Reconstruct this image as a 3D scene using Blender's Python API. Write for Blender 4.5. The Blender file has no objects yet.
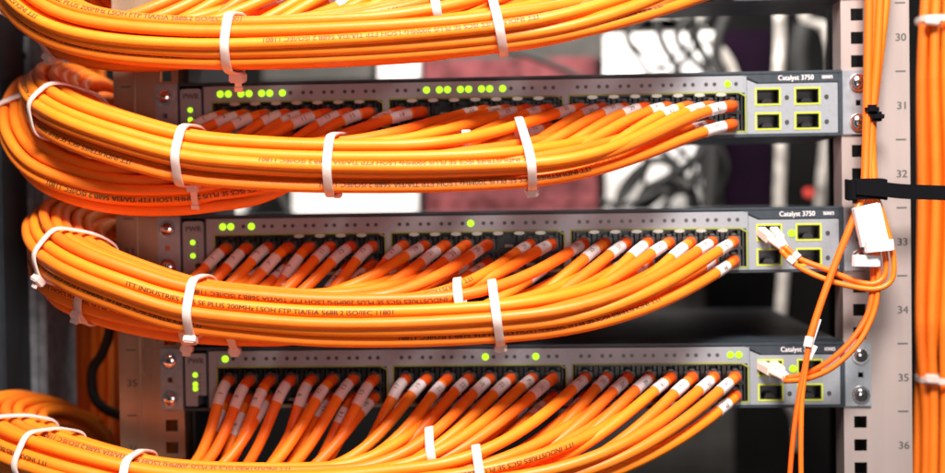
import bpy, bmesh, math, random
import numpy as np
random.seed(7); rng = np.random.default_rng(7)
K = 0.0006615                      # metres per unit (one unit = one picture pixel on the rack front)
C = bpy.context.scene.collection
sc = bpy.context.scene

# ------------------------------------------------------------------ camera model
F = 1315.0; PITCH, YAW, ROLL = 2.03170842e-02, 5.81112962e-02, -1.34254637e-02
D = 1316.4; TX = 79.19; Y0 = 115.66; UP = 67.2
def rot(rx, ry, rz):
    cx, sx = math.cos(rx), math.sin(rx); cy, sy = math.cos(ry), math.sin(ry); cz, sz = math.cos(rz), math.sin(rz)
    X = np.array([[1,0,0],[0,cx,-sx],[0,sx,cx]]); Y = np.array([[cy,0,sy],[0,1,0],[-sy,0,cy]]); Z = np.array([[cz,-sz,0],[sz,cz,0],[0,0,1]])
    return Z @ Y @ X
M = rot(PITCH, YAW, ROLL)
def V(x, y, d):                    # rack coordinates -> right-handed world axes (still in units)
    return np.array([x-472.5, -d, 236.5-y], float)
def P(px, py, d):                  # the point of the photograph at (px, py), d units in front of the rack face
    r = M.T @ np.array([(px-472.5)/F, (py-236.5)/F, 1.0])
    t = (D-d)/r[2]
    return V(472.5+TX+r[0]*t, 236.5+r[1]*t, d)
def RC(px, py, d=0):               # the same, in rack coordinates
    p = P(px, py, d); return p[0]+472.5, 236.5-p[2]
def RX(px, py=222): return RC(px, py)[0]
def norm(a):
    a = np.asarray(a, float); return a/max(np.linalg.norm(a), 1e-9)

# ------------------------------------------------------------------ materials
def mat(name, col, rough=.5, metal=0, coat=0, emit=None, estr=0, noise=0, nscale=300, bump=0, bscale=800, trans=0, sss=0, var=0, spec=None, stretch=None):
    m = bpy.data.materials.new(name); m.use_nodes = True
    nt = m.node_tree; b = nt.nodes['Principled BSDF']
    b.inputs['Base Color'].default_value = (*col, 1); b.inputs['Roughness'].default_value = rough
    b.inputs['Metallic'].default_value = metal
    if spec is not None: b.inputs['Specular IOR Level'].default_value = spec
    if coat: b.inputs['Coat Weight'].default_value = coat; b.inputs['Coat Roughness'].default_value = .25
    if emit: b.inputs['Emission Color'].default_value = (*emit, 1); b.inputs['Emission Strength'].default_value = estr
    if trans: b.inputs['Transmission Weight'].default_value = trans
    if sss:
        b.inputs['Subsurface Weight'].default_value = sss; b.inputs['Subsurface Radius'].default_value = (1, .7, .5); b.inputs['Subsurface Scale'].default_value = .002
    tc = nt.nodes.new('ShaderNodeTexCoord'); src = tc.outputs['Object']
    if stretch:
        mp = nt.nodes.new('ShaderNodeMapping'); mp.inputs['Scale'].default_value = stretch
        nt.links.new(src, mp.inputs['Vector']); src = mp.outputs['Vector']
    last = None
    if noise:
        n = nt.nodes.new('ShaderNodeTexNoise'); n.inputs['Scale'].default_value = nscale; n.inputs['Detail'].default_value = 5
        nt.links.new(src, n.inputs['Vector'])
        cr = nt.nodes.new('ShaderNodeValToRGB'); cr.color_ramp.elements[0].position = .3; cr.color_ramp.elements[1].position = .7
        cr.color_ramp.elements[0].color = (*[c*(1-noise) for c in col], 1); cr.color_ramp.elements[1].color = (*[min(1, c*(1+noise)) for c in col], 1)
        nt.links.new(n.outputs['Fac'], cr.inputs['Fac']); last = cr.outputs['Color']
        rr = nt.nodes.new('ShaderNodeMapRange'); rr.inputs['To Min'].default_value = max(.05, rough-.12); rr.inputs['To Max'].default_value = min(1, rough+.12)
        nt.links.new(n.outputs['Fac'], rr.inputs['Value']); nt.links.new(rr.outputs['Result'], b.inputs['Roughness'])
    if var:
        oi = nt.nodes.new('ShaderNodeObjectInfo'); hs = nt.nodes.new('ShaderNodeHueSaturation')
        mr = nt.nodes.new('ShaderNodeMapRange'); mr.inputs['To Min'].default_value = .5-var*.12; mr.inputs['To Max'].default_value = .5+var*.12
        mv = nt.nodes.new('ShaderNodeMapRange'); mv.inputs['To Min'].default_value = 1-var; mv.inputs['To Max'].default_value = 1+var*.3
        nt.links.new(oi.outputs['Random'], mr.inputs['Value']); nt.links.new(mr.outputs['Result'], hs.inputs['Hue'])
        nt.links.new(oi.outputs['Random'], mv.inputs['Value']); nt.links.new(mv.outputs['Result'], hs.inputs['Value'])
        if last: nt.links.new(last, hs.inputs['Color'])
        else: hs.inputs['Color'].default_value = (*col, 1)
        last = hs.outputs['Color']
    if last: nt.links.new(last, b.inputs['Base Color'])
    if bump:
        n2 = nt.nodes.new('ShaderNodeTexNoise'); n2.inputs['Scale'].default_value = bscale; n2.inputs['Detail'].default_value = 3
        bp = nt.nodes.new('ShaderNodeBump'); bp.inputs['Strength'].default_value = bump; bp.inputs['Distance'].default_value = .0004
        nt.links.new(src, n2.inputs['Vector']); nt.links.new(n2.outputs['Fac'], bp.inputs['Height']); nt.links.new(bp.outputs['Normal'], b.inputs['Normal'])
    return m
ORANGE = (1.0, .222, .014)
MT = dict(
    jacket=mat('orange_jacket', ORANGE, .44, noise=.05, nscale=90, bump=.25, bscale=350, var=.05, spec=.42),
    boot=mat('shaded_orange_boot', (.80, .10, .006), .5),  # darker than the jacket: shade at the ports put into the colour
    fibre=mat('orange_fibre_jacket', (1, .17, .01), .4, var=.05),
    sleeve=mat('white_sleeve', (.82, .78, .80), .45, noise=.06, nscale=500),
    ink=mat('black_ink', (.10, .04, .012), .55),
    grey_ink=mat('grey_ink', (.09, .088, .085), .6),
    nylon=mat('white_nylon', (.80, .63, .58), .38, sss=.3, noise=.03, nscale=600),
    plug=mat('clear_plug', (.05, .048, .046), .3),
    chassis=mat('slate_chassis', (.030, .042, .056), .45, metal=.12, noise=.18, nscale=260, bump=.1, bscale=1500),
    plate=mat('silver_plate', (.30, .32, .355), .42, metal=.25, noise=.05, nscale=400, bump=.08, bscale=2000),
    black=mat('black_plastic', (.008, .008, .009), .4),
    jack=mat('black_jack', (.005, .005, .005), .3),
    jackmetal=mat('jack_metal', (.50, .49, .44), .42, metal=1),
    yellow=mat('yellow_outline', (.52, .58, .04), .5),
    shaded_yellow=mat('shaded_yellow_outline', (.26, .30, .04), .5),  # same yellow line, dimmed in colour for the shade round the ports
    led=mat('green_led', (.05, .12, .0), .4, emit=(.46, 1.0, .02), estr=1.6, spec=.1),
    ledoff=mat('dark_led', (.045, .04, .045), .3),
    earm=mat('ear_metal', (.36, .39, .43), .35, metal=.6, noise=.1, nscale=200, bump=.1),
    chrome=mat('screw_chrome', (.85, .85, .86), .14, metal=1),
    rail=mat('beige_rail', (.42, .345, .33), .42, metal=.35, noise=.08, nscale=60, bump=.12, bscale=900, stretch=(1, 1, .15)),
    rail_reflect=mat('orange_reflect_rail', (.40, .29, .20), .3, metal=.5, noise=.14, nscale=60, bump=.12, bscale=900, stretch=(1, 1, .15)),  # left rail copy, darkened and warmed: orange reflection put into its colour
    velcro=mat('black_velcro', (.003, .003, .005), .95, spec=.15, noise=.3, nscale=1500, bump=.6, bscale=2500),
    label=mat('white_paper', (.95, .93, .95), .6, noise=.03, nscale=200),
    lc=mat('cream_connector', (.85, .76, .66), .35),
    postm=mat('blue_grey_post', (.26, .29, .33), .5, metal=.4, noise=.3, nscale=120, bump=.2),
    navy=mat('navy_panel', (.010, .016, .022), .6, noise=.3, nscale=60),
    darkwall=mat('dark_backdrop', (.006, .006, .006), .9, spec=.1, noise=.4, nscale=12),
    pink=mat('dusty_pink_panel', (.13, .036, .04), .8, spec=.1, noise=.6, nscale=40),
    whitep=mat('white_panel', (.85, .82, .79), .8, spec=.1, noise=.45, nscale=14),
    silverp=mat('soft_grey_panel', (.28, .27, .25), .8, spec=.1, noise=.3, nscale=20),
    greyp=mat('grey_panel', (.05, .048, .045), .8, spec=.1, noise=.25, nscale=30),
    purple=mat('purple_panel', (.006, .002, .007), .9, spec=.05, noise=.3, nscale=30),
    blackc=mat('black_cable', (.006, .006, .006), .7),
    greyc=mat('pale_cable', (.42, .39, .36), .6, noise=.7, nscale=45),
    redm=mat('red_cap', (.55, .05, .04), .4),
)

# ------------------------------------------------------------------ mesh building
class MB:
    def __init__(s): s.v = []; s.f = []; s.m = []
    def add(s, vs, fs, mi=0):
        o = len(s.v); s.v += [tuple(map(float, v)) for v in vs]; s.f += [tuple(o+i for i in f) for f in fs]; s.m += [mi]*len(fs); return s
    def hexa(s, pts, mi=0):        # 8 points: back face 0-3, front face 4-7
        return s.add(pts, [(0,1,2,3),(4,7,6,5),(0,4,5,1),(1,5,6,2),(2,6,7,3),(3,7,4,0)], mi)
    def box(s, x0, x1, y0, y1, d0, d1, mi=0):
        return s.hexa([V(x0,y0,d0),V(x1,y0,d0),V(x1,y1,d0),V(x0,y1,d0),V(x0,y0,d1),V(x1,y0,d1),V(x1,y1,d1),V(x0,y1,d1)], mi)
    def obox(s, c, ax, ay, az, sx, sy, sz, mi=0):
        c = np.asarray(c); ax, ay, az = norm(ax)*sx/2, norm(ay)*sy/2, norm(az)*sz/2
        q = [c+i*ax+j*ay-az for i, j in ((-1,1),(1,1),(1,-1),(-1,-1))] + [c+i*ax+j*ay+az for i, j in ((-1,1),(1,1),(1,-1),(-1,-1))]
        return s.hexa(q, mi)
    def prism(s, poly, d0, d1, mi=0):   # polygon in rack x, y
        n = len(poly); vs = [V(x, y, d0) for x, y in poly]+[V(x, y, d1) for x, y in poly]
        return s.add(vs, [tuple(range(n)), tuple(range(2*n-1, n-1, -1))]+[(i, (i+1) % n, n+(i+1) % n, n+i) for i in range(n)], mi)
    def cyl(s, c, axis, r, h, n=20, mi=0, r2=None):
        a = norm(axis); e1 = norm(np.cross(a, [0.3, .2, 1] if abs(a[2]) < .9 else [1, 0, 0])); e2 = np.cross(a, e1); r2 = r if r2 is None else r2
        vs = []
        for t, rr in ((0, r), (1, r2)):
            for i in range(n):
                th = 2*math.pi*i/n; vs.append(np.asarray(c)+a*h*t+rr*(math.cos(th)*e1+math.sin(th)*e2))
        return s.add(vs, [tuple(range(n-1, -1, -1)), tuple(range(n, 2*n))]+[(i, (i+1) % n, n+(i+1) % n, n+i) for i in range(n)], mi)
    def tube(s, pts, r, n=12, mi=0):
        pts = np.asarray(pts, float); T, N, B = frames(pts); m = len(pts)
        th = np.arange(n)*2*math.pi/n; rr = np.broadcast_to(np.asarray(r, float), (m,))
        ring = pts[:, None, :]+rr[:, None, None]*(np.cos(th)[None, :, None]*N[:, None, :]+np.sin(th)[None, :, None]*B[:, None, :])
        fs = [(j*n+i, j*n+(i+1) % n, (j+1)*n+(i+1) % n, (j+1)*n+i) for j in range(m-1) for i in range(n)]
        fs += [tuple(range(n-1, -1, -1)), tuple((m-1)*n+i for i in range(n))]
        return s.add(ring.reshape(-1, 3), fs, mi)
    def build(s, name, mats, parent=None, origin=None, smooth=False, bevel=0, fix=True, segs=2):
        if not isinstance(mats, (list, tuple)): mats = [mats]
        vs = np.array(s.v)*K
        base = np.array(parent['_o']) if parent is not None else None
        o = np.asarray(origin, float)*K if origin is not None else (base if base is not None else (vs.min(0)+vs.max(0))/2*np.array([1, 1, 0])+np.array([0, 0, vs[:, 2].min()]))
        me = bpy.data.meshes.new(name); me.from_pydata((vs-o).tolist(), [], s.f)
        for m in mats: me.materials.append(m)
        me.polygons.foreach_set('material_index', s.m)
        if fix or bevel:
            bm = bmesh.new(); bm.from_mesh(me)
            if fix: bmesh.ops.recalc_face_normals(bm, faces=bm.faces)
            if bevel:
                ed = [e for e in bm.edges if len(e.link_faces) == 2 and e.calc_face_angle(0) > .6]
                bmesh.ops.bevel(bm, geom=ed, offset=bevel*K, segments=segs, affect='EDGES', clamp_overlap=True)
            bm.to_mesh(me); bm.free()
        if smooth:
            me.polygons.foreach_set('use_smooth', [True]*len(me.polygons))
            if smooth == 'auto': me.set_sharp_from_angle(angle=.7)
        me.update()
        ob = bpy.data.objects.new(name, me); C.objects.link(ob)
        if parent is not None:
            ob.parent = parent; ob.location = (o-base).tolist()
        else: ob.location = o.tolist()
        ob['_o'] = o.tolist()
        return ob
def frames(pts):
    T = np.gradient(pts, axis=0); T /= np.linalg.norm(T, axis=1)[:, None]+1e-12
    N = np.zeros_like(T); a = np.array([0, 0, 1.0]) if abs(T[0][2]) < .9 else np.array([0, -1.0, 0])
    n = norm(a-T[0]*a.dot(T[0])); N[0] = n
    for i in range(1, len(pts)):
        n = norm(n-T[i]*n.dot(T[i])); N[i] = n
    return T, N, np.cross(T, N)
def spline(ctrl, n=400, r=0):
    c = np.asarray(ctrl, float); c = np.vstack([2*c[0]-c[1], c, 2*c[-1]-c[-2]])
    out = []
    for i in range(1, len(c)-2):
        p0, p1, p2, p3 = c[i-1:i+3]
        t = np.linspace(0, 1, 24, endpoint=False)[:, None]
        out.append(.5*((2*p1)+(-p0+p2)*t+(2*p0-5*p1+4*p2-p3)*t**2+(-p0+3*p1-3*p2+p3)*t**3))
    out.append(c[-2][None]); q = np.vstack(out)
    for _ in range(r):
        q[1:-1] = .25*q[:-2]+.5*q[1:-1]+.25*q[2:]
    return resample(q, n)
def resample(q, n):
    s = np.r_[0, np.cumsum(np.linalg.norm(np.diff(q, axis=0), axis=1))]
    u = np.linspace(0, s[-1], n); return np.stack([np.interp(u, s, q[:, k]) for k in range(3)], 1)

def tag(o, label=None, cat=None, group=None, kind=None):
    if label: o['label'] = label
    if cat: o['category'] = cat
    if group: o['group'] = group
    if kind: o['kind'] = kind
    return o
def thing(name, origin, label, cat, group=None):
    o = bpy.data.objects.new(name, None); C.objects.link(o); o.empty_display_size = .01
    w = np.asarray(origin, float)*K; o.location = w.tolist(); o['_o'] = w.tolist()
    return tag(o, label, cat, group)

# ------------------------------------------------------------------ lettering
_tc = {}
def glyphs(txt, size):
    key = (txt, size)
    if key in _tc: return _tc[key]
    cu = bpy.data.curves.new('t', 'FONT'); cu.body = txt; cu.size = size; cu.resolution_u = 3; cu.align_x = 'LEFT'
    ob = bpy.data.objects.new('t', cu); C.objects.link(ob); bpy.context.view_layer.update()
    me = bpy.data.meshes.new_from_object(ob.evaluated_get(bpy.context.evaluated_depsgraph_get()))
    bm = bmesh.new(); bm.from_mesh(me); ys = [v.co.y for v in bm.verts]; y0, y1 = min(ys), max(ys)
    for q in np.linspace(y0, y1, 9)[1:-1]:
        bmesh.ops.bisect_plane(bm, geom=bm.verts[:]+bm.edges[:]+bm.faces[:], plane_co=(0, q, 0), plane_no=(0, 1, 0))
    bm.to_mesh(me); bm.free()
    vs = np.array([v.co[:] for v in me.vertices]); fs = [tuple(p.vertices) for p in me.polygons]
    bpy.data.objects.remove(ob); bpy.data.curves.remove(cu); bpy.data.meshes.remove(me)
    _tc[key] = (vs, fs); return _tc[key]
def flat_text(mb, txt, size, cx, cy, d, sx=1.0, bold=0):
    vs, fs = glyphs(txt, size); w = vs[:, 0].max()*sx
    off = [(0, 0)] if not bold else [(0, 0), (bold, .0)]
    for k, (ox, oy) in enumerate(off):
        mb.add([V(cx-w/2+v[0]*sx+ox, cy+size*.35-v[1]+oy, d+k*.05) for v in vs], fs)
def wrap_text(mb, path, s, r, txt, size, s0, phi0, flip):
    vs, fs = glyphs(txt, size); g = 1 if flip else -1
    vx, vy = vs[:, 0], vs[:, 1]-size*.35
    vx = vx*(1.12 if len(txt) > 4 else 1); u = s0+g*vx
    Cc = np.stack([np.interp(u, s, path[:, k]) for k in range(3)], 1)
    T = np.gradient(path, axis=0); T /= np.linalg.norm(T, axis=1)[:, None]
    Tt = np.stack([np.interp(u, s, T[:, k]) for k in range(3)], 1); Tt /= np.linalg.norm(Tt, axis=1)[:, None]
    cd = np.array([0, -1.0, .12]); N = cd[None]-Tt*(Tt@cd)[:, None]; N /= np.linalg.norm(N, axis=1)[:, None]
    U = np.cross(N, g*Tt); ph = phi0+vy/r
    mb.add(Cc+(r+.13)*(np.cos(ph)[:, None]*N+np.sin(ph)[:, None]*U), fs)
    if len(txt) > 4: mb.add(Cc+.38*g*Tt+(r+.17)*(np.cos(ph)[:, None]*N+np.sin(ph)[:, None]*U), fs)

# ------------------------------------------------------------------ rack rails
def make_rail(x0, x1, hx, numx, mt, right):
    lab = ('beige vertical rack rail with printed rack unit numbers along the right side' if right
           else 'vertical rack rail with numbers, orange reflection in its colour, behind the cable bundles at left')
    t = thing('rack_rail', V((x0+x1)/2, 620, -3), lab, 'rack rail', 'numbered rack rails')
    mb = MB(); y0, y1 = -140, 620; hw = 6.2
    mb.box(x0, hx-hw, y0, y1, -6, -3); mb.box(hx+hw, x1, y0, y1, -6, -3)
    ys = sorted(Y0+24+UP*(n-31)+o for n in range(27, 39) for o in (-23.0, 0, 23.0)); prev = y0
    for yy in ys:
        if yy-6 > prev and yy+6 < y1: mb.box(hx-hw, hx+hw, prev, yy-6, -6, -3); prev = yy+6
    mb.box(hx-hw, hx+hw, prev, y1, -6, -3)
    if right: mb.box(x1-4, x1, y0, y1, -60, -6.01); mb.box(x0, x0+3, y0, y1, -40, -6.01)
    else:
        mb.box(x0, x0+4, y0, y1, -60, -6.01); mb.box(x1-3, x1, y0, y1, -40, -6.01)
        mb.box(x0+20, x0+22.5, y0, y1, -3, -1)
    mb.build('rail_body', mt, t, fix=True)
    for n in range(28, 39):
        q = MB(); yy = Y0+24+UP*(n-31); flat_text(q, str(n), 10.5, numx, yy, -2.7, 1.05, .5)
        q.build('printed_number', MT['grey_ink'], t, fix=False)
        q = MB(); q.box(numx-5, numx+5, yy+33.6-.7, yy+33.6+.7, -2.99, -2.7); q.build('printed_tick', MT['grey_ink'], t)
    return t
make_rail(RX(843), RX(911.5), RX(859.5), RX(902.5), MT['rail'], True)
make_rail(RX(115), RX(180), RX(167), RX(127.5), MT['rail_reflect'], False)

# ------------------------------------------------------------------ switches
COLX = [225.7+21.15*k for k in range(8)]+[405.8+21.15*k for k in range(8)]+[586.2+21.15*k for k in range(8)]
def cut_plate(mb, x0, x1, y0, y1, holes, d0, d1):      # plate with rectangular holes, holes sorted by x and sharing rows
    prev = x0
    hs = {}
    for h in holes: hs.setdefault((h[0], h[1]), []).append(h)
    for (a, b), col in sorted(hs.items()):
        mb.box(prev, a, y0, y1, d0, d1); py = y0
        for h in sorted(col, key=lambda h: h[2]): mb.box(a, b, py, h[2], d0, d1); py = h[3]
        mb.box(a, b, py, y1, d0, d1); prev = b
    mb.box(prev, x1, y0, y1, d0, d1)
MXL, MXR = RX(180), RX(843.5)
PX0, PX1 = RX(206), RX(748)
SWL = ['network switch above the frame edge, only its lower rim showing',
       'upper network switch, seven green lights at left and four empty yellow sockets at right',
       'middle network switch with white fibre plugs in its upper socket, below the black strap',
       'lower network switch, two green lights ending its port row and bare orange fibres crossing it']
LIT = [set(), {(0,0),(0,1),(1,0),(1,1),(2,0),(2,1),(3,0),(9,1),(10,0),(10,1),(11,0),(11,1),(12,0),(12,1),(13,0),(23,0)},
       {(0,0),(0,1),(1,1),(11,1)}, {(0,0),(12,0),(14,1),(23,0),(23,1)}]
proto = {}
def make_switch(n):
    yb = Y0+134.4*(n-1); Y = lambda o: yb+o
    t = thing('network_switch', V((MXL+MXR)/2, Y(53), 0), SWL[n], 'network switch', 'network switches stacked in the rack')
    m = MB(); m.box(MXL, MXR, Y(-12), Y(53), -(100, 150, 440, 440)[n], -30)
    m.box(MXL, MXR, Y(-12), Y(-9), -30, 0); m.box(MXL, MXR, Y(50), Y(53), -30, 0)
    m.box(MXL, MXL+2, Y(-9), Y(50), -30, 0); m.box(MXR-4, MXR, Y(-9), Y(50), -30, 0)
    m.box(RX(204), RX(206), Y(-9), Y(50), -30, -.5)
    # slate header shape over the uplink sockets, with its slanted end
    m.prism([(RX(748)-8, Y(-9)), (MXR-4, Y(-9)), (MXR-4, Y(0)), (RX(748)+12, Y(0))], -30, -.2)
    m.build('chassis', MT['chassis'], t, bevel=.5)
    # left module with status lights
    m = MB(); a, b = MXL+2.5, RX(203.5)
    m.prism([(a, Y(-4)), (a+2, Y(-6)), (b-2, Y(-6)), (b, Y(-4)), (b, Y(37)), (b-9, Y(37)), (b-9, Y(48)), (a, Y(48))], -20, .6)
    pl = m.build('status_panel', MT['plate'], t, bevel=.4)
    m = MB(); flat_text(m, 'PWR', 8.0, (a+b)/2, Y(1.6), .85, .95, .8); m.build('printed_text', MT['grey_ink'], pl, fix=False)
    m = MB()
    for k in range(6):
        m.box((a+b)/2+4, (a+b)/2+4.9, Y(14+4.2*k), Y(16.6+4.2*k), .55, .75)
    m.build('printed_marks', MT['grey_ink'], pl)
    # main port plate with three openings
    holes = [(COLX[8*g]-12, COLX[8*g+7]+12.5, Y(9), Y(50-3.5)) for g in range(3)]
    m = MB(); cut_plate(m, PX0, PX1, Y(-8), Y(50), holes, -4, 0)
    m.build('port_plate', MT['plate'], t, bevel=.35)
    for g in range(3):
        x0, x1, y0, y1 = holes[g]; m = MB(); w = 1.5
        m.prism([(x0-w, y0-w), (x1-6, y0-w), (x1-6, y0), (x0-w, y0)], -.5, .35)
        m.prism([(x1-6, y0-w), (x1+w, y0+2.5), (x1+w, y0+4.5), (x1-6, y0+.2)], -.5, .35)
        m.box(x0-w, x0, y0, y1, -.5, .35); m.box(x1, x1+w, y0+4.5, y1, -.5, .35); m.box(x0-w, x1+w, y1, y1+w, -.5, .35)
        m.build('socket_outline', MT['shaded_yellow'], t)
    # ports
    for c in range(24):
        for r in range(2):
            cx, cy = COLX[c], Y(18.4+19.2*r)
            if 'port' not in proto:
                m = MB(); ox, oy = cx, cy; w, h = 10.4, 9.4
                m.box(cx-w, cx-w+1.6, cy-h, cy+h, -24, -1, 0); m.box(cx+w-1.6, cx+w, cy-h, cy+h, -24, -1, 0)
                m.box(cx-w+1.6, cx+w-1.6, cy-h, cy-h+1.4, -24, -1, 0); m.box(cx-w+1.6, cx+w-1.6, cy+h-1.4, cy+h, -24, -1, 0)
                m.box(cx-w+1.6, cx+w-1.6, cy-h+1.4, cy+h-1.4, -24, -20, 0)
                m.box(cx-7, cx-4.5, cy-h+1.4, cy-3.5, -16, -1.5, 0); m.box(cx+4.5, cx+7, cy-h+1.4, cy-3.5, -16, -1.5, 0)
                for k in range(8): m.box(cx-4+k*1.05, cx-3.5+k*1.05, cy+3.5, cy+6, -18, -5, 1)
                o = m.build('port', [MT['jack'], MT['jackmetal']], t, origin=V(cx, cy, 0))
                proto['port'] = o
                m = MB(); m.cyl(V(cx+10.5, cy-8.0, -1), (0, -1, 0), 5.2, 1.6, 16); 
                for i, v in enumerate(m.v): m.v[i] = (v[0], v[1], (v[2]-(236.5-cy+8.0))*.36+(236.5-cy+8.0))
                tb = m.build('latch_tab', MT['jackmetal'], o); proto['tab'] = tb
            else:
                o = proto['port'].copy(); C.objects.link(o); o.parent = t
                o.location = (V(cx, cy, 0)*K-np.array(t['_o'])).tolist(); o['_o'] = (V(cx, cy, 0)*K).tolist()
                if r == 0 and n != 3 and c not in (7, 15, 23) and not (n == 2 and c < 3):
                    tb = proto['tab'].copy(); C.objects.link(tb); tb.parent = o; tb.location = proto['tab'].location
            for s in range(1 if r else 0):
                pass
    # lights over the ports
    for c in range(24):
        for s in range(2):
            lit = (c, s) in LIT[n]; key = 'lit' if lit else 'off'
            x = COLX[c]-4.1+8.2*s
            if key not in proto:
                m = MB(); m.cyl(V(x, Y(0), -2), (0, -1, 0), 3.9 if lit else 2.3, 2.9 if lit else 2.3, 16, r2=3.3 if lit else 1.9)
                proto[key] = m.build('status_light', MT['led' if lit else 'ledoff'], t, origin=V(x, Y(0), 0), smooth='auto')
            else:
                o = proto[key].copy(); C.objects.link(o); o.parent = t; o.location = (V(x, Y(0), 0)*K-np.array(t['_o'])).tolist()
    sl = {0: (), 1: (15.5, 25.5, 29.8), 2: (15.5, 29), 3: (16, 25.5, 30)}[n]
    for o_ in sl:
        m = MB(); m.cyl(V((a+b)/2-.5, Y(o_), -1), (0, -1, 0), 2.9, 2.4, 16, r2=2.5); m.build('status_light', MT['led'], pl, smooth='auto')
    # uplink plate
    m = MB(); ux0, ux1 = RX(748)+.3, MXR-4.5
    sx = [RX(769), RX(808.5)]; sy = [13.2, 37.6]; hw, hh = 11, 7
    hl = [(x-hw, x+hw, Y(y-hh), Y(y+hh)) for x in sx for y in sy]
    cut_plate(m, ux0+10, ux1, Y(.5), Y(50), hl, -4, 0)
    m.prism([(ux0, Y(-4)), (ux0+10, Y(.5)), (ux0+10, Y(50)), (ux0, Y(50))], -4, 0)
    m.build('uplink_plate', MT['plate'], t, bevel=.35)
    for x in sx:
        for y in sy:
            m = MB(); w = 1.7
            m.box(x-hw-w, x+hw+w, Y(y-hh-w), Y(y-hh), -.5, .5); m.box(x-hw-w, x+hw+w, Y(y+hh), Y(y+hh+w), -.5, .5)
            m.box(x-hw-w, x-hw, Y(y-hh), Y(y+hh), -.5, .5); m.box(x+hw, x+hw+w, Y(y-hh), Y(y+hh), -.5, .5)
            f = m.build('uplink_socket', MT['yellow'], t)
            m = MB(); m.box(x-hw, x-hw+1, Y(y-hh), Y(y+hh), -28, -1); m.box(x+hw-1, x+hw, Y(y-hh), Y(y+hh), -28, -1)
            m.box(x-hw+1, x+hw-1, Y(y-hh), Y(y-hh+1), -28, -1); m.box(x-hw+1, x+hw-1, Y(y+hh-1), Y(y+hh), -28, -1)
            m.box(x-hw+1, x+hw-1, Y(y-hh+1), Y(y+hh-1), -28, -22)
            m.box(x-5, x+5, Y(y+hh-4), Y(y+hh-1), -18, -5); m.box(x-3.5, x+3.5, Y(y+hh-5.5), Y(y+hh-4), -14, -6)
            m.build('socket_cage', MT['jack'], f)
            lit = (n in (2, 3) and x == sx[0] and y == sy[0])
            m = MB(); m.cyl(V(x+18.5 if not lit else x+22, Y(y+1), -1), (0, -1, 0), 3.6 if lit else 2.1, 1.9, 16); m.build('status_light', MT['led' if lit else 'ledoff'], t, smooth='auto')
    m = MB(); flat_text(m, 'Catalyst 3750', 7.0, RX(797), Y(-5.2), .15, .9, .2)
    m.build('printed_text', MT['sleeve'], t, fix=False)
    m = MB(); flat_text(m, 'SERIES', 4.6, RX(828.5), Y(-5.2), .15, .85, .2)
    m.build('printed_text', MT['sleeve'], t, fix=False)
    # ears with screws
    for side in (0, 1):
        x0, x1 = (RX(843.8), RX(870)) if side else (RX(157.5), MXL-.3); hx = RX(859.5) if side else RX(167)
        m = MB(); cut_plate(m, x0, x1, Y(-11), Y(52), [(hx-2.4, hx+2.4, Y(18.5), Y(23.5))], -2.9, 0)
        m.box(x0 if side else x1-2, x0+2 if side else x1, Y(-11), Y(52), -60, -2.9)
        e = m.build('mounting_ear', MT['earm'], t, bevel=.4)
        for o_ in (1.5, 40.5):
            m = MB(); c0 = V(hx, Y(o_), 0)
            m.cyl(c0, (0, -1, 0), 9.2, 1.6, 28, r2=8.8); m.cyl(c0+np.array([0, -1.6, 0]), (0, -1, 0), 6.6, 2.6, 24, r2=5.4)
            m.cyl(c0+np.array([0, -4.2, 0]), (0, -1, 0), 5.4, 1.0, 24, r2=3.4)
            m.build('screw', MT['chrome'], e, smooth='auto')
            m = MB(); m.obox(c0+np.array([0, -5.25, 0]), (1, 0, .4), (0, 1, 0), (-.4, 0, 1), 5.5, .3, 1.1); m.obox(c0+np.array([0, -5.25, 0]), (-.4, 0, 1), (0, 1, 0), (1, 0, .4), 5.5, .25, 1.1)
            m.build('screw_slot', MT['black'], e)
    return t
for n in range(4): make_switch(n)

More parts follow.
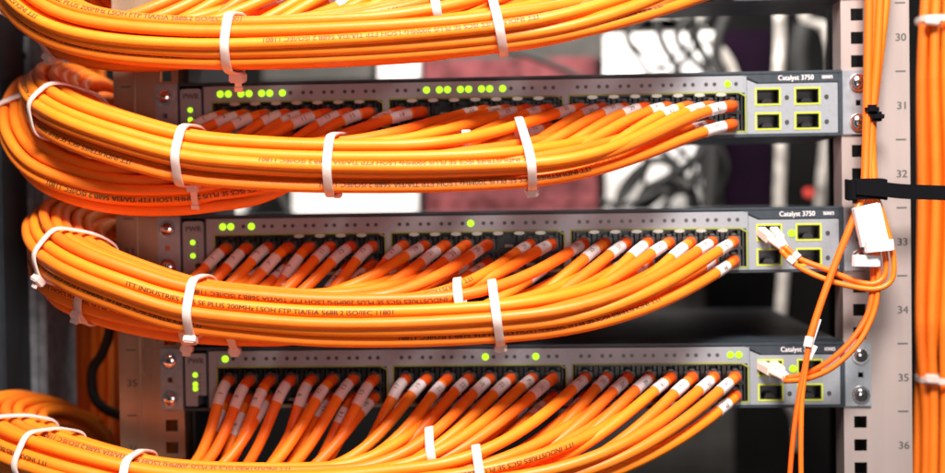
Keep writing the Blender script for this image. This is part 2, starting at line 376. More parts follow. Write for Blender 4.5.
# ------------------------------------------------------------------ orange bundles
RAD = 5.4
BUN = {
 (0,'f'): [(700,-25,60),(640,-4,85),(580,12,98),(523,24,106),(430,34,110),(335,40,112),(240,43,112),(180,42,112),(120,37,110),(75,27,104),(45,10,92),(28,-14,60),(25,-34,15),(60,-50,-60),(110,0,-160),(140,80,-200),(140,640,-220)],
 (0,'b'): [(420,0,40),(350,26,45),(280,40,50),(190,44,55),(120,46,58),(75,38,52),(48,22,35),(38,5,0),(45,-15,-40),(60,-25,-90),(80,10,-180),(84,80,-330),(84,640,-440)],
 (1,'f'): [(700,128,60),(640,146,85),(580,156,98),(523,161,106),(430,165,112),(335,165,112),(260,162,112),(190,155,110),(120,136,104),(78,120,88),(60,106,55),(56,94,10),(68,88,-50),(92,96,-110),(122,120,-160),(140,180,-200),(142,640,-240)],
 (1,'b'): [(420,154,40),(350,170,50),(280,180,55),(230,185,58),(180,191,62),(120,190,66),(75,180,62),(42,164,48),(24,137,20),(26,112,-20),(42,92,-80),(66,110,-190),(70,180,-300),(74,640,-420)],
 (2,'f'): [(700,268,60),(640,288,85),(580,302,98),(523,311,106),(430,317,110),(335,318,112),(260,313,112),(190,304,110),(130,285,106),(88,268,95),(66,252,66),(60,236,25),(66,226,-25),(90,222,-80),(124,255,-150),(142,330,-200),(144,640,-260)],
 (2,'b'): [(420,297,40),(350,315,45),(280,322,50),(190,319,55),(130,309,58),(90,297,52),(60,282,36),(52,258,0),(58,240,-40),(72,240,-90),(88,255,-190),(92,300,-330),(92,640,-400)],
 (3,'f'): [(700,405,60),(640,430,85),(580,454,98),(523,468,106),(430,480,110),(335,490,112),(240,491,112),(160,486,110),(100,473,106),(55,460,95),(22,447,66),(4,433,30),(10,419,-20),(45,417,-80),(80,445,-140),(90,525,-165),(90,645,-175)],
 (3,'b'): [(420,440,40),(350,468,45),(280,488,50),(190,500,55),(100,498,58),(40,480,50),(10,462,20),(6,440,-30),(32,428,-90),(56,450,-190),(80,520,-300),(80,640,-380)],
}
SPLIT = 9                          # columns below this one feed the rear bundle
def hexslots(n, vs=.86):
    s = RAD*1.99; pts = []
    for j in range(-7, 8):
        for i in range(-7, 8): pts.append((s*(i+.5*(j % 2)), s*j*.866))
    pts.sort(key=lambda p: (p[0]/1.12)**2+((p[1]-1)/vs)**2)
    return pts[:n]                 # (u towards the viewer, v up)
PRINT = 'ITT INDUSTRIES ISCS SE PLUS 200MHz LSOH FTP TIA/EIA 568B.2 ISO/IEC 11801'
ORD = ['first','second','third','fourth','fifth','sixth','seventh','eighth','ninth','tenth','eleventh','twelfth','13th','14th','15th','16th','17th','18th','19th','20th','21st','22nd','23rd','24th']
SWN = ['switch above the frame', 'upper switch', 'middle switch', 'lower switch']
bundle = {}; cables = {}
UNPLUGGED = {(1, 10, 0), (1, 11, 0), (1, 13, 1), (2, 13, 0), (2, 14, 1), (2, 5, 1), (1, 4, 1), (3, 9, 1), (3, 3, 1), (3, 20, 1)}
def centre(key):
    c = spline([P(*p) for p in BUN[key]], 700, r=30); T, N, B = frames(c)
    # V axis = N (up at the start), U axis = towards viewer
    U = np.cross(N, T)*1.0
    if U[0].dot([0, -1, 0]) < 0: U = -U
    return c, T, N, U
def joinlen(n, c):
    f = c/23
    base = 150+50*f
    if n == 3: base = 58+142*f
    if n == 2: base = 72+124*f
    return base
for n in range(4):
    for key, cols in (('f', range(SPLIT, 24)), ('b', range(0, SPLIT))):
        cl, T, Nv, U = centre((n, key)); bundle[(n, key)] = (cl, T, Nv, U)
        seq = [(c, r) for c in sorted(cols, reverse=True) for r in (1, 0)]
        sl = hexslots(len(seq), .72 if key == 'f' else .85)
        sl.sort(key=lambda p: p[1]-.75*p[0])
        cs = []
        for idx, (c, r) in enumerate(seq):
            if (n, c, r) in UNPLUGGED: cs.append(np.full((2, 3), 1e6)); continue
            u, v = sl[idx]
            px, py = COLX[c], Y0+134.4*(n-1)+21.8+18.6*r
            pp = V(px, py, 6)
            L = joinlen(n, c)*random.uniform(.88, 1.12)
            tgt = pp[0]-L
            j = int(np.argmin(np.abs(cl[:350, 0]-tgt))) if cl[0, 0] > tgt else 0
            # slot drifts slowly so the cables cross over one another a little
            m = len(cl); a = rng.normal(0, .035)+np.sin(np.linspace(0, 5, m)+random.uniform(0, 6))*.07
            uu = u*np.cos(a)-v*np.sin(a); vv = u*np.sin(a)+v*np.cos(a)
            rad = cl+uu[:, None]*U+vv[:, None]*Nv
            Q = rad[j]; Tq = norm(rad[min(j+3, m-1)]-rad[j])
            dist = np.linalg.norm(Q-pp)
            p1 = pp+np.array([-L*(.30 if n == 1 else .16), -dist*(.17 if n == 1 else .24), -9-4*r]); p2 = Q-Tq*dist*.42
            t = np.linspace(0, 1, 44)[:, None]
            bz = (1-t)**3*pp+3*(1-t)**2*t*p1+3*(1-t)*t*t*p2+t**3*Q
            full = np.vstack([V(px, py, -8)[None], V(px, py, 0)[None], bz, rad[j+3:]])
            full[3:-1] = .25*full[2:-2]+.5*full[3:-1]+.25*full[4:]
            path = resample(full, 190)
            s = np.r_[0, np.cumsum(np.linalg.norm(np.diff(path, axis=0), axis=1))]
            cs.append(path)
            name = 'patch_cable'
            mb = MB(); mb.tube(path, RAD, 14)
            o = mb.build(name, MT['jacket'], None, origin=V(px, py, 0), smooth=True, fix=False)
            row = 'upper' if r == 0 else 'lower'
            tag(o, f'orange cable in the {row} row of ports, {ORD[c]} column from left, {SWN[n]}', 'cable', 'orange patch cables plugged into the switches')
            # plug and boot
            q = MB(); q.box(px-7.4, px+7.4, py-6, py+6, -16, -2); q.box(px-2.5, px+2.5, py-8.4, py-6, -14, 3)
            q.build('plug', MT['plug'], o, bevel=.6)
            k0 = int(np.searchsorted(s, 6)); k1 = int(np.searchsorted(s, 20))
            q = MB(); seg = resample(path[k0:k1+1], 10); q.tube(seg, np.linspace(RAD+.5, RAD+.2, 10), 14); q.build('boot', MT['boot'], o, smooth='auto', fix=False)
            # white label sleeve
            sa = random.uniform(18, 34); ln = random.uniform(16, 26)
            u_ = np.linspace(sa, sa+ln, 12); seg = np.stack([np.interp(u_, s, path[:, k]) for k in range(3)], 1)
            q = MB(); q.tube(seg, RAD+.3, 16); sv = q.build('label_sleeve', MT['sleeve'], o, smooth='auto', fix=False)
            q = MB(); wrap_text(q, path, s, RAD+.35, str(2*c+1+r), 6.5, sa+ln*.5+3.5, random.uniform(-.2, .5), False)
            q.build('printed_number', MT['ink'], sv, fix=False)
            # lettering along the jacket
            if (key == 'f' and u > -4 or (key == 'b' and u > 4)) and random.random() < .42:
                s0 = random.uniform(120, 300); flip = random.random() < .55; ph = random.uniform(-.75, .6); first = True
                while s0 < s[-1]*.62:
                    a0 = s0 if flip else s0+345
                    if a0 < s[-1]*.75:
                        q = MB(); wrap_text(q, path, s, RAD, PRINT, 6.5, a0, ph, flip); q.build('printed_text', MT['ink'], o, fix=False)
                    s0 += 345+random.uniform(60, 160)
        cables[(n, key)] = (seq, cs)

# ------------------------------------------------------------------ cable ties
def cross(path, c, t, rmax):
    dd = (path-c)@t; k = np.where(dd[:-1]*dd[1:] <= 0)[0]; best = None
    for i in k:
        f = dd[i]/(dd[i]-dd[i+1]+1e-9); p = path[i]+(path[i+1]-path[i])*f; e = np.linalg.norm(p-c)
        if e < rmax and (best is None or e < best[0]): best = (e, p)
    return None if best is None else best[1]
def make_tie(key, px, py, label, head=-90, lean=0.0, rmax=62, pick=None, w=8.2, tail=14, hs=1.0, yawl=0.0):
    cl, T, N, U = bundle[key]
    # nearest station of the centre line to the given picture point
    best = min(range(0, 640), key=lambda i: np.linalg.norm(cl[i]-P(px, py, -(cl[i][1]))))
    c = cl[best]; t = norm(T[best]+lean*N[best]+yawl*U[best]); e2 = norm(N[best]-t*N[best].dot(t)); e1 = norm(U[best]-t*U[best].dot(t)-e2*U[best].dot(e2))
    seq, cs = cables[key]; mem = []
    for (cc, r), path in zip(seq, cs):
        if pick and not (pick[0] <= cc <= pick[1]): continue
        p = cross(path, c, t, rmax)
        if p is not None: mem.append(((p-c)@e1, (p-c)@e2))
    if len(mem) < 2: print('TIE EMPTY', key, px); return
    mem = np.array(mem); th = np.linspace(0, 2*math.pi, 97)[:-1]
    rr = RAD+.7; pts = []; nn = []
    for a in th:
        nv = np.array([math.cos(a), math.sin(a)]); k = int(np.argmax(mem@nv)); pts.append(mem[k]+rr*nv); nn.append(nv)
    pts = np.array(pts); nn = np.array(nn)
    # even out spacing along the hull
    d = np.r_[0, np.cumsum(np.linalg.norm(np.diff(np.vstack([pts, pts[:1]]), axis=0), axis=1))]
    uu = np.linspace(0, d[-1], 73)[:-1]; px_ = np.vstack([pts, pts[:1]]); nx = np.vstack([nn, nn[:1]])
    pts = np.stack([np.interp(uu, d, px_[:, k]) for k in (0, 1)], 1); nn = np.stack([np.interp(uu, d, nx[:, k]) for k in (0, 1)], 1); nn /= np.linalg.norm(nn, axis=1)[:, None]
    for _ in range(5):
        pts = .25*np.roll(pts, 1, 0)+.5*pts+.25*np.roll(pts, -1, 0); nn = .25*np.roll(nn, 1, 0)+.5*nn+.25*np.roll(nn, -1, 0)
    nn /= np.linalg.norm(nn, axis=1)[:, None]; pts = pts+nn*(.5+.25*len(mem)**.5)
    m = len(pts); W = lambda q: c+q[0]*e1+q[1]*e2
    o = thing('cable_tie', W(pts.mean(0)), label, 'cable tie', 'white cable ties round the orange bundles')
    mb = MB(); vs = []
    for q, nv in zip(pts, nn):
        for ww, hh in ((-w/2, -.3), (-w/2, 1.3), (-w/2+1, 1.9), (w/2-1, 1.9), (w/2, 1.3), (w/2, -.3)): vs.append(W(q+nv*hh)+t*ww)
    fs = [(i*6+k, ((i+1) % m)*6+k, ((i+1) % m)*6+(k+1) % 6, i*6+(k+1) % 6) for i in range(m) for k in range(6)]
    mb.add(vs, fs); mb.build('strap', MT['nylon'], o, smooth='auto')
    a = math.radians(head); nv = np.array([math.cos(a), math.sin(a)])
    k = int(np.argmax(nn@nv)); hc = W(pts[k]+nn[k]*3.8*hs); on = nn[k][0]*e1+nn[k][1]*e2; tg = norm(np.cross(t, on))
    mb = MB(); mb.obox(hc, t, tg, on, 11.5*hs, 12*hs, 7.5*hs); mb.build('head', MT['nylon'], o, bevel=1.3)
    if tail:
        mb = MB(); p0 = hc+on*2; dr = norm(on*.9-tg*.35); p1 = p0+dr*tail
        mb.obox((p0+p1)/2, t, norm(np.cross(dr, t)), dr, w*.8, 1.4, tail+2)
        mb.obox(p1+dr*(-1), t, norm(np.cross(dr, t)), dr, w*.8+1.5, 3, 5)
        mb.build('tail', MT['nylon'], o, bevel=.4)
    return o
TIES = [
 ((0,'f'), 234, 44, 'wide cable tie round the topmost bundle, leaning, its square tail hanging over the green lights', dict(head=-95, lean=.06, tail=11, hs=1.25)),
 ((0,'f'), 499, 26, 'cable tie round the right part of the topmost bundle, rising toward the top edge', dict(head=-150, lean=-.08, pick=(15, 23), tail=0)),
 ((0,'f'), 440, 8, 'cable tie cut by the top edge, between the two tall ties of the topmost bundle', dict(head=180, pick=(8, 16), lean=-.1, tail=0)),
 ((0,'f'), 22, 4, 'cable tie at the far left end of the topmost bundle', dict(head=-160, tail=4)),
 ((0,'b'), 58, 38, 'small tie head poking out under the left end of the topmost bundle', dict(head=-75, tail=2)),
 ((1,'f'), 190, 155, 'curved cable tie crossing the second bundle beside the upper status panel', dict(head=-100, lean=-.10, tail=20)),
 ((1,'f'), 335, 165, 'straight upright cable tie at the middle of the second bundle', dict(head=-110, tail=0, hs=.7)),
 ((1,'f'), 526, 160, 'cable tie round the fanned right part of the second bundle', dict(head=-95, lean=-.06, pick=(15, 23), tail=0)),
 ((1,'f'), 466, 150, 'half hidden tie peeking over the second bundle near its centre', dict(head=180, pick=(9, 15), tail=0)),
 ((1,'f'), 68, 113, 'tie arching round the left end of the second bundle', dict(head=-160, tail=0, w=6.5)),
 ((1,'b'), 22, 120, 'tie on the rear strands at the left edge, beside the second bundle', dict(head=170, tail=0)),
 ((2,'f'), 200, 306, 'curved cable tie crossing the third bundle near the lower status panel', dict(head=-70, lean=-.12, tail=0)),
 ((2,'f'), 72, 260, 'arched tie with a square head at the left end of the third bundle', dict(head=-60, lean=-.1, tail=5, w=6.5)),
 ((2,'b'), 95, 300, 'tie with a hanging head under the third bundle at left', dict(head=-50, tail=4, rmax=40)),
 ((2,'b'), 190, 313, 'short square tie end under the third bundle above the lower status panel', dict(head=-85, tail=4, rmax=33)),
 ((2,'b'), 236, 316, 'small tie end hanging just right of the curved tie on the third bundle', dict(head=-88, tail=2, rmax=33)),
 ((2,'f'), 460, 300, 'cable tie round the upper strands of the third bundle only', dict(head=180, lean=-.08, pick=(9, 17), tail=0)),
 ((2,'f'), 497, 318, 'cable tie round the lower front strands at the right of the third bundle', dict(head=-90, lean=-.06, pick=(16, 23), tail=0)),
 ((3,'f'), 18, 436, 'tie arching over the far left end of the lowest bundle', dict(head=-160, tail=0, w=6.5)),
 ((3,'f'), 48, 455, 'second tie from the left on the lowest bundle', dict(head=-120, lean=-.1, tail=0, w=7)),
 ((3,'f'), 138, 478, 'tie on the lowest bundle below the left rack rail', dict(head=-120, lean=-.18, tail=0)),
 ((3,'f'), 434, 462, 'tie round the upper strands of the lowest bundle near the centre', dict(head=180, lean=-.08, pick=(9, 15), tail=0)),
 ((3,'f'), 482, 470, 'rightmost tie of the lowest bundle, cut by the bottom edge', dict(head=-90, lean=-.06, pick=(16, 23), tail=0)),
]
for key, x, y, lab, kw in TIES: make_tie(key, x, y, lab, **kw)

# ------------------------------------------------------------------ fibre cables and labels at right
def fib(ctrl, r, parent=None, n=120, m='fibre', name='strand'):
    mb = MB(); pp = spline([P(*c) for c in ctrl], n, r=4); hi = P(868, 185, 30)[2]; mb.tube(pp, np.where(pp[:, 2] > hi, np.maximum(r, 4.2), r), 10); return mb.build(name, MT[m], parent, smooth=True, fix=False)
def sleeve(parent, a, b, r, m='sleeve', name='label_sleeve'):
    mb = MB(); a, b = P(*a), P(*b); mb.tube(np.linspace(a, b, 4), r, 12); return mb.build(name, MT[m], parent, smooth='auto', fix=False)
def duplex_plug(t, c, dirp, size=1.0):
    for s in (-1, 1):
        mb = MB(); a = P(c[0]+s*6.2, c[1], 2); b = P(c[0]+dirp[0]*.55+s*4.5, c[1]+dirp[1]*.55, 22); e = P(c[0]+dirp[0]+s*2.5, c[1]+dirp[1], 30)
        ax = norm(b-a); sx = norm(np.cross(ax, [0, 0, 1])); mb.obox(a+(b-a)*.35, sx, np.cross(ax, sx), ax, 8.5, 9, 22)
        mb.obox(a+(b-a)*.45+np.cross(ax, sx)*-5.2*np.sign(np.cross(ax, sx)[2]*-1), sx, np.cross(ax, sx), ax, 3.5, 2.2, 16)
        mb.build('connector', MT['lc'], t, bevel=.9)
        mb = MB(); mb.tube(np.linspace(a+(b-a)*.8, e, 6), np.linspace(3.9, 2.8, 6), 12); mb.build('boot', MT['lc'], t, smooth='auto', fix=False)
t = thing('fibre_cable', P(780, 250, 0), 'paired orange fibre looping from the white plug of the middle switch to the labels', 'fibre cable', 'thin orange fibre cables')
duplex_plug(t, (768, 232), (16, 16))
fib([(784,246,30),(800,259,34),(828,270,38),(852,280,40),(872,284,42),(884,277,42),(886,262,42),(882,238,40),(876,212,36),(871,190,32),(869,150,26),(870,113,22),(875,60,20),(881,0,20),(884,-60,20)], 2.7, t)
fib([(781,250,30),(796,265,33),(822,278,38),(850,286,41),(876,289,44),(891,281,44),(894,264,44),(890,240,42),(882,212,38),(875,190,34),(872,150,28),(873,113,24),(879,60,22),(886,0,22),(889,-60,22)], 2.7, t)
sleeve(t, (794,253.5,33), (799,258,35), 3.6); sleeve(t, (788,258,32), (794,263,34), 3.6)
t = thing('fibre_cable', P(840, 260, 30), 'orange fibre running from the black strap down across the lower switch to the bottom edge', 'fibre cable', 'thin orange fibre cables')
fib([(868,-60,26),(869,0,26),(868,60,26),(867,110,28),(866,150,30),(864,190,36),(856,212,42),(848,232,44),(836,262,46),(822,300,50),(811,334,54),(808,345,55)], 3.5, t)
fib([(809,342,55),(806,360,56),(799,396,58),(794,430,60),(790,473,60),(788,520,60)], 2.5, t); fib([(809,342,55),(806,365,56),(802,400,58),(801,430,60),(801,473,60),(802,520,60)], 2.5, t)
sleeve(t, (809.5,337,54), (807.5,347,55.5), 4.3)
mb = MB(); mb.obox(P(814.5, 334, 52), (1, 0, 3), (0, 1, 0), (-3, 0, 1), 30, 1.2, 4); mb.obox(P(811.5, 352, 52), (1, 0, 2), (0, 1, 0), (-2, 0, 1), 14, 1.5, 6); mb.build('label_flag', MT['sleeve'], t, bevel=.3)
t = thing('fibre_cable', P(865, 320, 30), 'paired orange fibre bending from the labels down into the white plug of the lower switch', 'fibre cable', 'thin orange fibre cables')
duplex_plug(t, (768, 366), (18, 12))
fib([(786,378,30),(805,374,36),(828,362,42),(850,342,44),(866,318,42),(872,295,40),(873,268,38),(872,240,36),(869,205,34),(867,180,30),(868,120,24),(872,60,22),(874,0,22),(876,-60,22)], 2.7, t)
fib([(784,381,30),(806,379,38),(832,368,44),(856,346,46),(870,322,44),(877,298,42),(878,268,40),(876,240,38),(873,205,36),(870,180,32),(872,120,26),(877,60,26),(880,0,26),(883,-60,26)], 2.7, t)
def label(c, w, h, ang, d, lab, turn=.25, thick=7):
    a = math.radians(ang); ax = norm([math.cos(a), turn, -math.sin(a)]); az = norm([math.sin(a), 0, math.cos(a)]); ay = np.cross(az, ax)
    mb = MB(); mb.obox(P(c[0], c[1], d), ax, ay, az, w, thick, h)
    mb.obox(P(c[0], c[1], d)+ax*(w/2+1.5)-ay*1.0, ax, ay, az, 3.5, 1, h*.96)
    return tag(mb.build('paper_label', MT['label'], None, bevel=1.2), lab, 'label', 'white labels on the fibre cables')
label((869, 225), 25, 38, -12, 48, 'large white label wrapped round the fibres under the black strap')
label((878, 246), 25, 11, -4, 54, 'slim tilted white label just below the large one')
label((865, 261), 24, 11, 2, 50, 'lowest of the white labels, level and left of the others')
# tape and strap
mb = MB()
for a, b in (((871.5, 105, 30), (871, 114, 30)), ((877, 112, 30), (876, 121, 30))):
    c0 = (P(*a)+P(*b))/2; mb.obox(c0, (1, 0, 0), (0, 1, 0), (0, 0, 1), 13, 14, 9)
tag(mb.build('tape_wrap', MT['velcro'], None, bevel=2.5), 'small black tape clip round the thin orange cables beside the upper switch', 'tape')
t = thing('cable_strap', P(865, 190, 30), 'black hook and loop strap gripping the fibres and running off the right edge', 'strap')
mb = MB(); c0 = P(866, 189.5, 34); n = 40; vs = []
for i in range(n):
    a = 2*math.pi*i/n; e = .45
    x = 19.5*math.copysign(abs(math.cos(a))**e, math.cos(a)); y = 13*math.copysign(abs(math.sin(a))**.8, math.sin(a))
    for k, (sc_, z) in enumerate(((.93, -10), (1, -9.5), (1.0, 9.5), (.93, 10), (.85, 9), (.85, -9))): vs.append(c0+np.array([x*sc_, y*sc_, z+.6*math.sin(3*a)]))
mb.add(vs, [(i*6+k, ((i+1) % n)*6+k, ((i+1) % n)*6+(k+1) % 6, i*6+(k+1) % 6) for i in range(n) for k in range(6)])
mb.build('wrap', MT['velcro'], t, smooth='auto')
mb = MB(); pp = spline([P(856,187,48), P(880,189,48), P(905,191.5,46), P(945,193,40), P(1010,197,30)], 40); vs = []
for p in pp:
    for y, z in ((-1, -7), (1, -7), (1, 7), (-1, 7)): vs.append(p+np.array([0, y, z]))
mb.add(vs, [(i*4+k, (i+1)*4+k, (i+1)*4+(k+1) % 4, i*4+(k+1) % 4) for i in range(39) for k in range(4)]+[(0,1,2,3), (156,157,158,159)])
mb.build('strip', MT['velcro'], t)

# ------------------------------------------------------------------ trunk cables right of the rail
TR = []; k = 0
for i in range(16):
    x = 924+(i % 8)*11.0+random.uniform(-1.5, 1.5); d = -140-(i//8)*16-random.uniform(0, 6)+(5 if i % 2 else 0); lo = x+random.uniform(-9, 7)
    pts = [P(lo+4, -80, d), P(x+random.uniform(-2, 2), 60, d), P(x+2+random.uniform(-3, 2), 200, d-4), P(x-2, 330, d), P(lo-2, 420, d), P(lo-5, 560, d)]
    path = spline(pts, 70, r=10); TR.append(path); mb = MB(); mb.tube(path, 5.4, 12)
    vis = i in (0, 1, 2, 8, 9)
    lab = f'{ORD[i % 8]} vertical orange cable from the rail in the {"front" if i < 8 else "rear"} layer at the right edge'
    tag(mb.build('trunk_cable', MT['jacket'], None, smooth=True, fix=False), lab, 'cable', 'vertical orange cables at the right edge')
for yy, lab in ((19, 'pale tie round the vertical cables in the top right corner'), (378, 'pale tie round the vertical cables at the lower right edge')):
    mb = MB(); a = P(918, yy, -128); b = P(1010, yy+8, -128); 
    n = 60; vs = []; c0 = (P(921, yy, -148)+P(1003, yy+4, -148))/2; hx_ = 47
    for i in range(n):
        th = 2*math.pi*i/n; x = hx_*math.copysign(abs(math.cos(th))**.6, math.cos(th)); y = 24*math.copysign(abs(math.sin(th))**.6, math.sin(th))
        for sc_, z in ((1, -3.5), (1.03, -3), (1.03, 3), (1, 3.5)): vs.append(c0+np.array([x*sc_, y*sc_, z-x*.04]))
    mb.add(vs, [(i*4+k, ((i+1) % n)*4+k, ((i+1) % n)*4+(k+1) % 4, i*4+(k+1) % 4) for i in range(n) for k in range(4)])
    t = thing('cable_tie', c0, lab, 'cable tie', 'pale ties round the vertical cables'); mb.build('strap', MT['nylon'], t, smooth='auto')
    mb = MB(); mb.obox(P(932, yy+1, -122), (1, 0, -.1), (0, 1, 0), (0, 0, 1), 15, 6, 10); mb.build('head', MT['nylon'], t, bevel=1.5)

# ------------------------------------------------------------------ left side metalwork
def pbox(x0, y0, x1, y1, d, depth):
    a = RC(x0, y0, d); b = RC(x1, y1, d); return (a[0], b[0], a[1], b[1], d-depth, d)
mb = MB(); mb.box(*pbox(-60, -60, 9, 540, -60, 200)); 
tag(mb.build('side_panel', MT['navy'], None, bevel=2), 'dark navy side panel along the left edge', 'panel')
mb = MB(); mb.box(*pbox(14, -60, 42, 540, -130, 20)); mb.box(*pbox(38, -60, 43, 540, -131, 90))
for yy in range(-40, 560, 24):
    a = RC(24, yy, -129); mb.box(a[0]-2, a[0]+3, a[1]-4, a[1]+4, -130, -128.6, 1)
tag(mb.build('rack_post', [MT['postm'], MT['black']], None, bevel=.8), 'blurred blue grey upright post left of the bundles', 'post')
mb = MB(); mb.box(183.5, 186.5, -140, 620, -200, -12)  # added panel, keeps light off the cables behind the left rail
tag(mb.build('shade_panel', MT['navy'], None, bevel=.5), 'dark upright panel added beside the left rail to shade the cables behind it', 'panel')
mb = MB(); mb.tube(spline([P(120,270,-95), P(112,320,-100), P(104,350,-110), P(92,372,-115), P(96,400,-115), P(118,415,-112), P(150,416,-110)], 80), 5.5, 12)
tag(mb.build('power_cable', MT['blackc'], None, smooth=True, fix=False), 'thick black cable curving behind the left rack rail', 'cable')

# ------------------------------------------------------------------ behind the rack
mb = MB(); mb.box(-930, 1700, -830, 1100, -1320, -1300)
tag(mb.build('back_wall', MT['darkwall'], None), kind='structure')
mb = MB(); mb.box(RX(912)+4, RX(912)+60, -730, 900, -260, -240); mb.box(*pbox(828, -60, 850, 540, -240, 15))
tag(mb.build('cabinet_panel', MT['darkwall'], None), 'dark metal cabinet panel behind the right rail', 'panel')
def bg(name, x0, y0, x1, y1, d, depth, m, label, cat, ribs=0, bev=2, m2=None):
    t = thing(name, P((x0+x1)/2, y1, d), label, cat)
    b = MB(); b.box(*pbox(x0, y0, x1, y1, d, depth)); b.build('housing', MT[m], t, bevel=bev)
    for k in range(ribs):
        a = RC(x0+(x1-x0)*(k+.5)/ribs, (y0+y1)/2, d); h = (RC(x0, y1, d)[1]-RC(x0, y0, d)[1])*.42; w = (RC(x1, y0, d)[0]-RC(x0, y0, d)[0])/ribs*.34
        q = MB(); q.box(a[0]-w, a[0]+w, a[1]-h, a[1]+h, d-.5, d+3); q.build('module', MT[m2 or m], t, bevel=1)
    return t
bg('equipment_box', 424, 60, 598, 215, -790, 40, 'pink', 'dusty pink equipment panel seen between the switches, blurred', 'panel', 9, m2='pink')
bg('equipment_box', 425, 22, 700, 58, -850, 60, 'greyp', 'blurred grey box above the pink panel', 'box', 0)
bg('equipment_box', 588, -10, 706, 30, -850, 50, 'silverp', 'grey blurred box above the bright white panel', 'box', 0)
bg('equipment_box', 604, 34, 722, 215, -830, 50, 'whitep', 'bright white blurred panel right of the pink one', 'panel', 0)
bg('equipment_box', 292, 186, 418, 214, -820, 40, 'whitep', 'long white blurred panel left of the pink one, under the second bundle', 'panel', 0)
bg('equipment_box', 205, 190, 243, 214, -820, 40, 'whitep', 'small white blurred panel above the middle switch lights', 'panel', 0)
bg('equipment_box', 378, 58, 419, 80, -820, 40, 'whitep', 'small white blurred panel above the upper switch', 'panel', 0)
bg('equipment_box', 262, 64, 372, 80, -830, 40, 'greyp', 'low grey blurred box above the left ports of the upper switch', 'box', 0)
bg('equipment_box', 560, 286, 705, 330, -930, 60, 'greyp', 'grey blurred housing above the lower switch', 'box', 0)
bg('equipment_box', 722, 30, 772, 215, -870, 40, 'purple', 'very dark purple blurred panel right of the white one', 'panel', 0)
bg('equipment_box', 560, 405, 735, 520, -930, 60, 'greyp', 'dim grey green housing at the bottom below the fanned cables', 'box', 0)
def bgc(pts, r, m, label, name='hanging_cable', n=70):
    b = MB(); b.tube(spline([P(*p) for p in pts], n), r, 12); return tag(b.build(name, MT[m], None, smooth=True, fix=False), label, 'cable')
bgc([(616,215,-750),(622,190,-745),(640,168,-740),(660,160,-740),(680,172,-745),(690,200,-750),(692,240,-750)], 6.5, 'blackc', 'black cable arching over the white panel, outer loop')
bgc([(636,215,-730),(645,192,-730),(664,180,-730),(684,168,-735),(702,150,-735),(712,120,-740)], 8, 'blackc', 'black cable rising rightward across the white panel')
bgc([(600,200,-720),(622,205,-720),(650,196,-720),(672,182,-720),(690,188,-495),(700,215,-730)], 5, 'blackc', 'thin black cable low across the white panel')
bgc([(628,225,-730),(640,205,-730),(660,192,-730),(684,190,-730),(700,175,-735),(704,150,-735)], 7, 'blackc', 'black cable sweeping under the outer loop on the white panel')
bgc([(672,225,-735),(668,200,-735),(678,178,-735),(694,164,-740),(706,160,-740)], 4.5, 'blackc', 'short black cable bending at the lower right of the white panel')
bgc([(480,20,-720),(500,46,-720),(530,56,-720),(570,72,-725),(600,90,-725)], 5, 'blackc', 'dark cable drooping across the pink panel')
bgc([(728,10,-760),(716,50,-760),(722,110,-760),(716,170,-760),(722,240,-760)], 9, 'blackc', 'black cable hanging just right of the white panel')
bgc([(655,20,-730),(664,46,-730),(676,66,-730),(684,90,-730)], 6, 'blackc', 'black cable crossing the upper end of the white panel')
bgc([(690,15,-730),(697,40,-730),(706,62,-735),(704,90,-735)], 6, 'blackc', 'black cable beside the pale ovals above the upper switch')
bgc([(712,120,-710),(712,170,-710),(708,215,-710),(705,260,-710)], 12, 'blackc', 'thick black cable hanging at the right end of the white panel')
bgc([(705,38,-790),(722,52,-790),(733,72,-790),(738,100,-790)], 8, 'greyc', 'pale oval cable loop above the right end of the upper switch')
bgc([(779,-20,-750),(780,40,-750),(778,90,-750),(781,150,-750),(779,205,-750),(784,260,-750),(780,320,-750),(776,400,-750)], 9, 'greyc', 'pale thick cable hanging behind the socket end of the switches')
bgc([(800,-20,-790),(806,20,-790),(826,30,-790),(832,70,-790),(826,140,-790),(818,220,-790)], 9, 'greyc', 'greyer pale cable hanging close to the right rail')
bgc([(806,26,-690),(802,40,-690),(800,60,-690),(804,90,-690),(812,110,-690)], 17, 'blackc', 'fat black cable beside the pale hanging one')
bgc([(250,215,-710),(262,196,-710),(276,192,-710),(290,215,-710)], 8, 'blackc', 'black cable loop between two white panels above the middle switch')
bgc([(775,395,-700),(785,402,-700),(795,420,-700),(797,450,-700)], 6, 'greyc', 'pale cable end below the sockets of the lower switch')
rt = random.Random(5)
TG = [('upper', 640+14*i, 8+rt.uniform(-6, 6), 96) for i in range(6)]+[('lower', 628+15*i, 140+rt.uniform(-8, 8), 232) for i in range(7)]
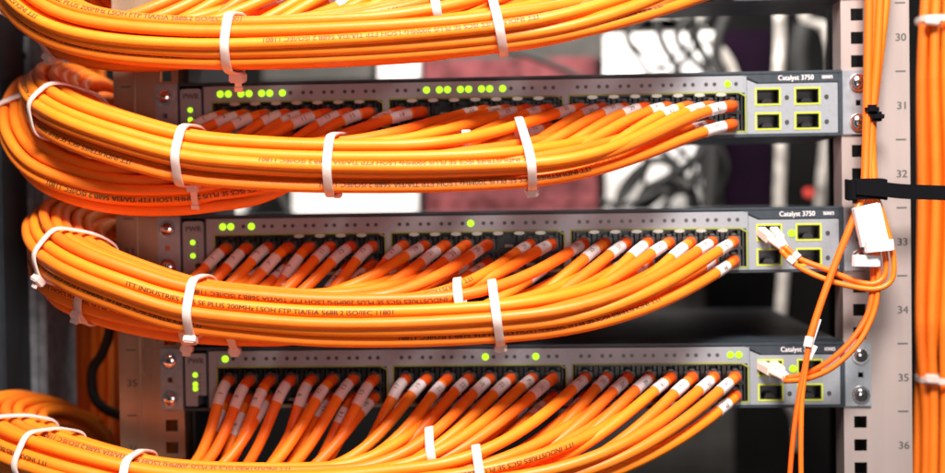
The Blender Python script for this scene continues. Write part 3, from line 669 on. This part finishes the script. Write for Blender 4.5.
for i, (zone, x, ya, yb) in enumerate(TG):
    b_ = rt.uniform(-26, 26); d_ = -rt.uniform(690, 770); k_ = ORD[i if i < 6 else i-6]
    bgc([(x, ya, d_), (x+b_, ya+(yb-ya)*.3, d_), (x+b_*.2, ya+(yb-ya)*.55, d_-10), (x-b_*.8, ya+(yb-ya)*.8, d_), (x-b_, yb+10, d_)], rt.uniform(2.5, 5.5), 'blackc',
        f'{k_} black cable from left in the blurred tangle {"above the upper switch" if zone == "upper" else "between upper and middle switches"}')
b = MB(); b.cyl(P(808, 193, -670), (0, -1, 0), 8, 10, 16); tag(b.build('red_cap', MT['redm'], None, smooth='auto', bevel=1), 'small red cap between the hanging cables', 'cap')

# ------------------------------------------------------------------ light
def area(name, loc, target, sx, sy, power, col):
    l = bpy.data.lights.new(name, 'AREA'); l.shape = 'RECTANGLE'; l.size = sx; l.size_y = sy; l.energy = power; l.color = col
    o = bpy.data.objects.new(name, l); C.objects.link(o); o.location = loc
    from mathutils import Vector
    o.rotation_euler = (Vector(target)-Vector(loc)).to_track_quat('-Z', 'Y').to_euler(); return o
area('ceiling_light', (.10, -.90, .93), (.0, -.05, 0), .46, .34, 49, (1, .925, .85))
area('front_fill', (.30, -1.3, -.05), (.05, 0, 0), .4, .4, 2.6, (1, .92, .88))  # added fill lamp, lifts the shaded undersides of the bundles
area('rear_light', (.05, .33, .48), (.07, .62, 0), .6, .12, 9, (1, .95, .90))
w = bpy.data.worlds.new('World'); sc.world = w; w.use_nodes = True
w.node_tree.nodes['Background'].inputs['Color'].default_value = (.5, .45, .45, 1); w.node_tree.nodes['Background'].inputs['Strength'].default_value = .11

# ------------------------------------------------------------------ camera
from mathutils import Matrix
cam = bpy.data.cameras.new('Camera'); co = bpy.data.objects.new('Camera', cam); C.objects.link(co)
cv = lambda a: np.array([a[0], a[2], -a[1]])
R3 = np.stack([cv(M[0]), -cv(M[1]), -cv(M[2])], 1)
mw = Matrix(R3.tolist()).to_4x4(); mw.translation = (TX*K, -D*K, 0); co.matrix_world = mw
cam.sensor_width = 36; cam.lens = 36*F/945; cam.clip_start = .05; cam.clip_end = 20
cam.dof.use_dof = True; cam.dof.focus_distance = (D-95)*K; cam.dof.aperture_fstop = 3.3; cam.dof.aperture_blades = 0
sc.camera = co
sc.view_settings.view_transform = 'Standard'; sc.view_settings.look = 'None'; sc.view_settings.exposure = 0; sc.view_settings.gamma = 1
for o in C.objects:
    if '_o' in o: del o['_o']
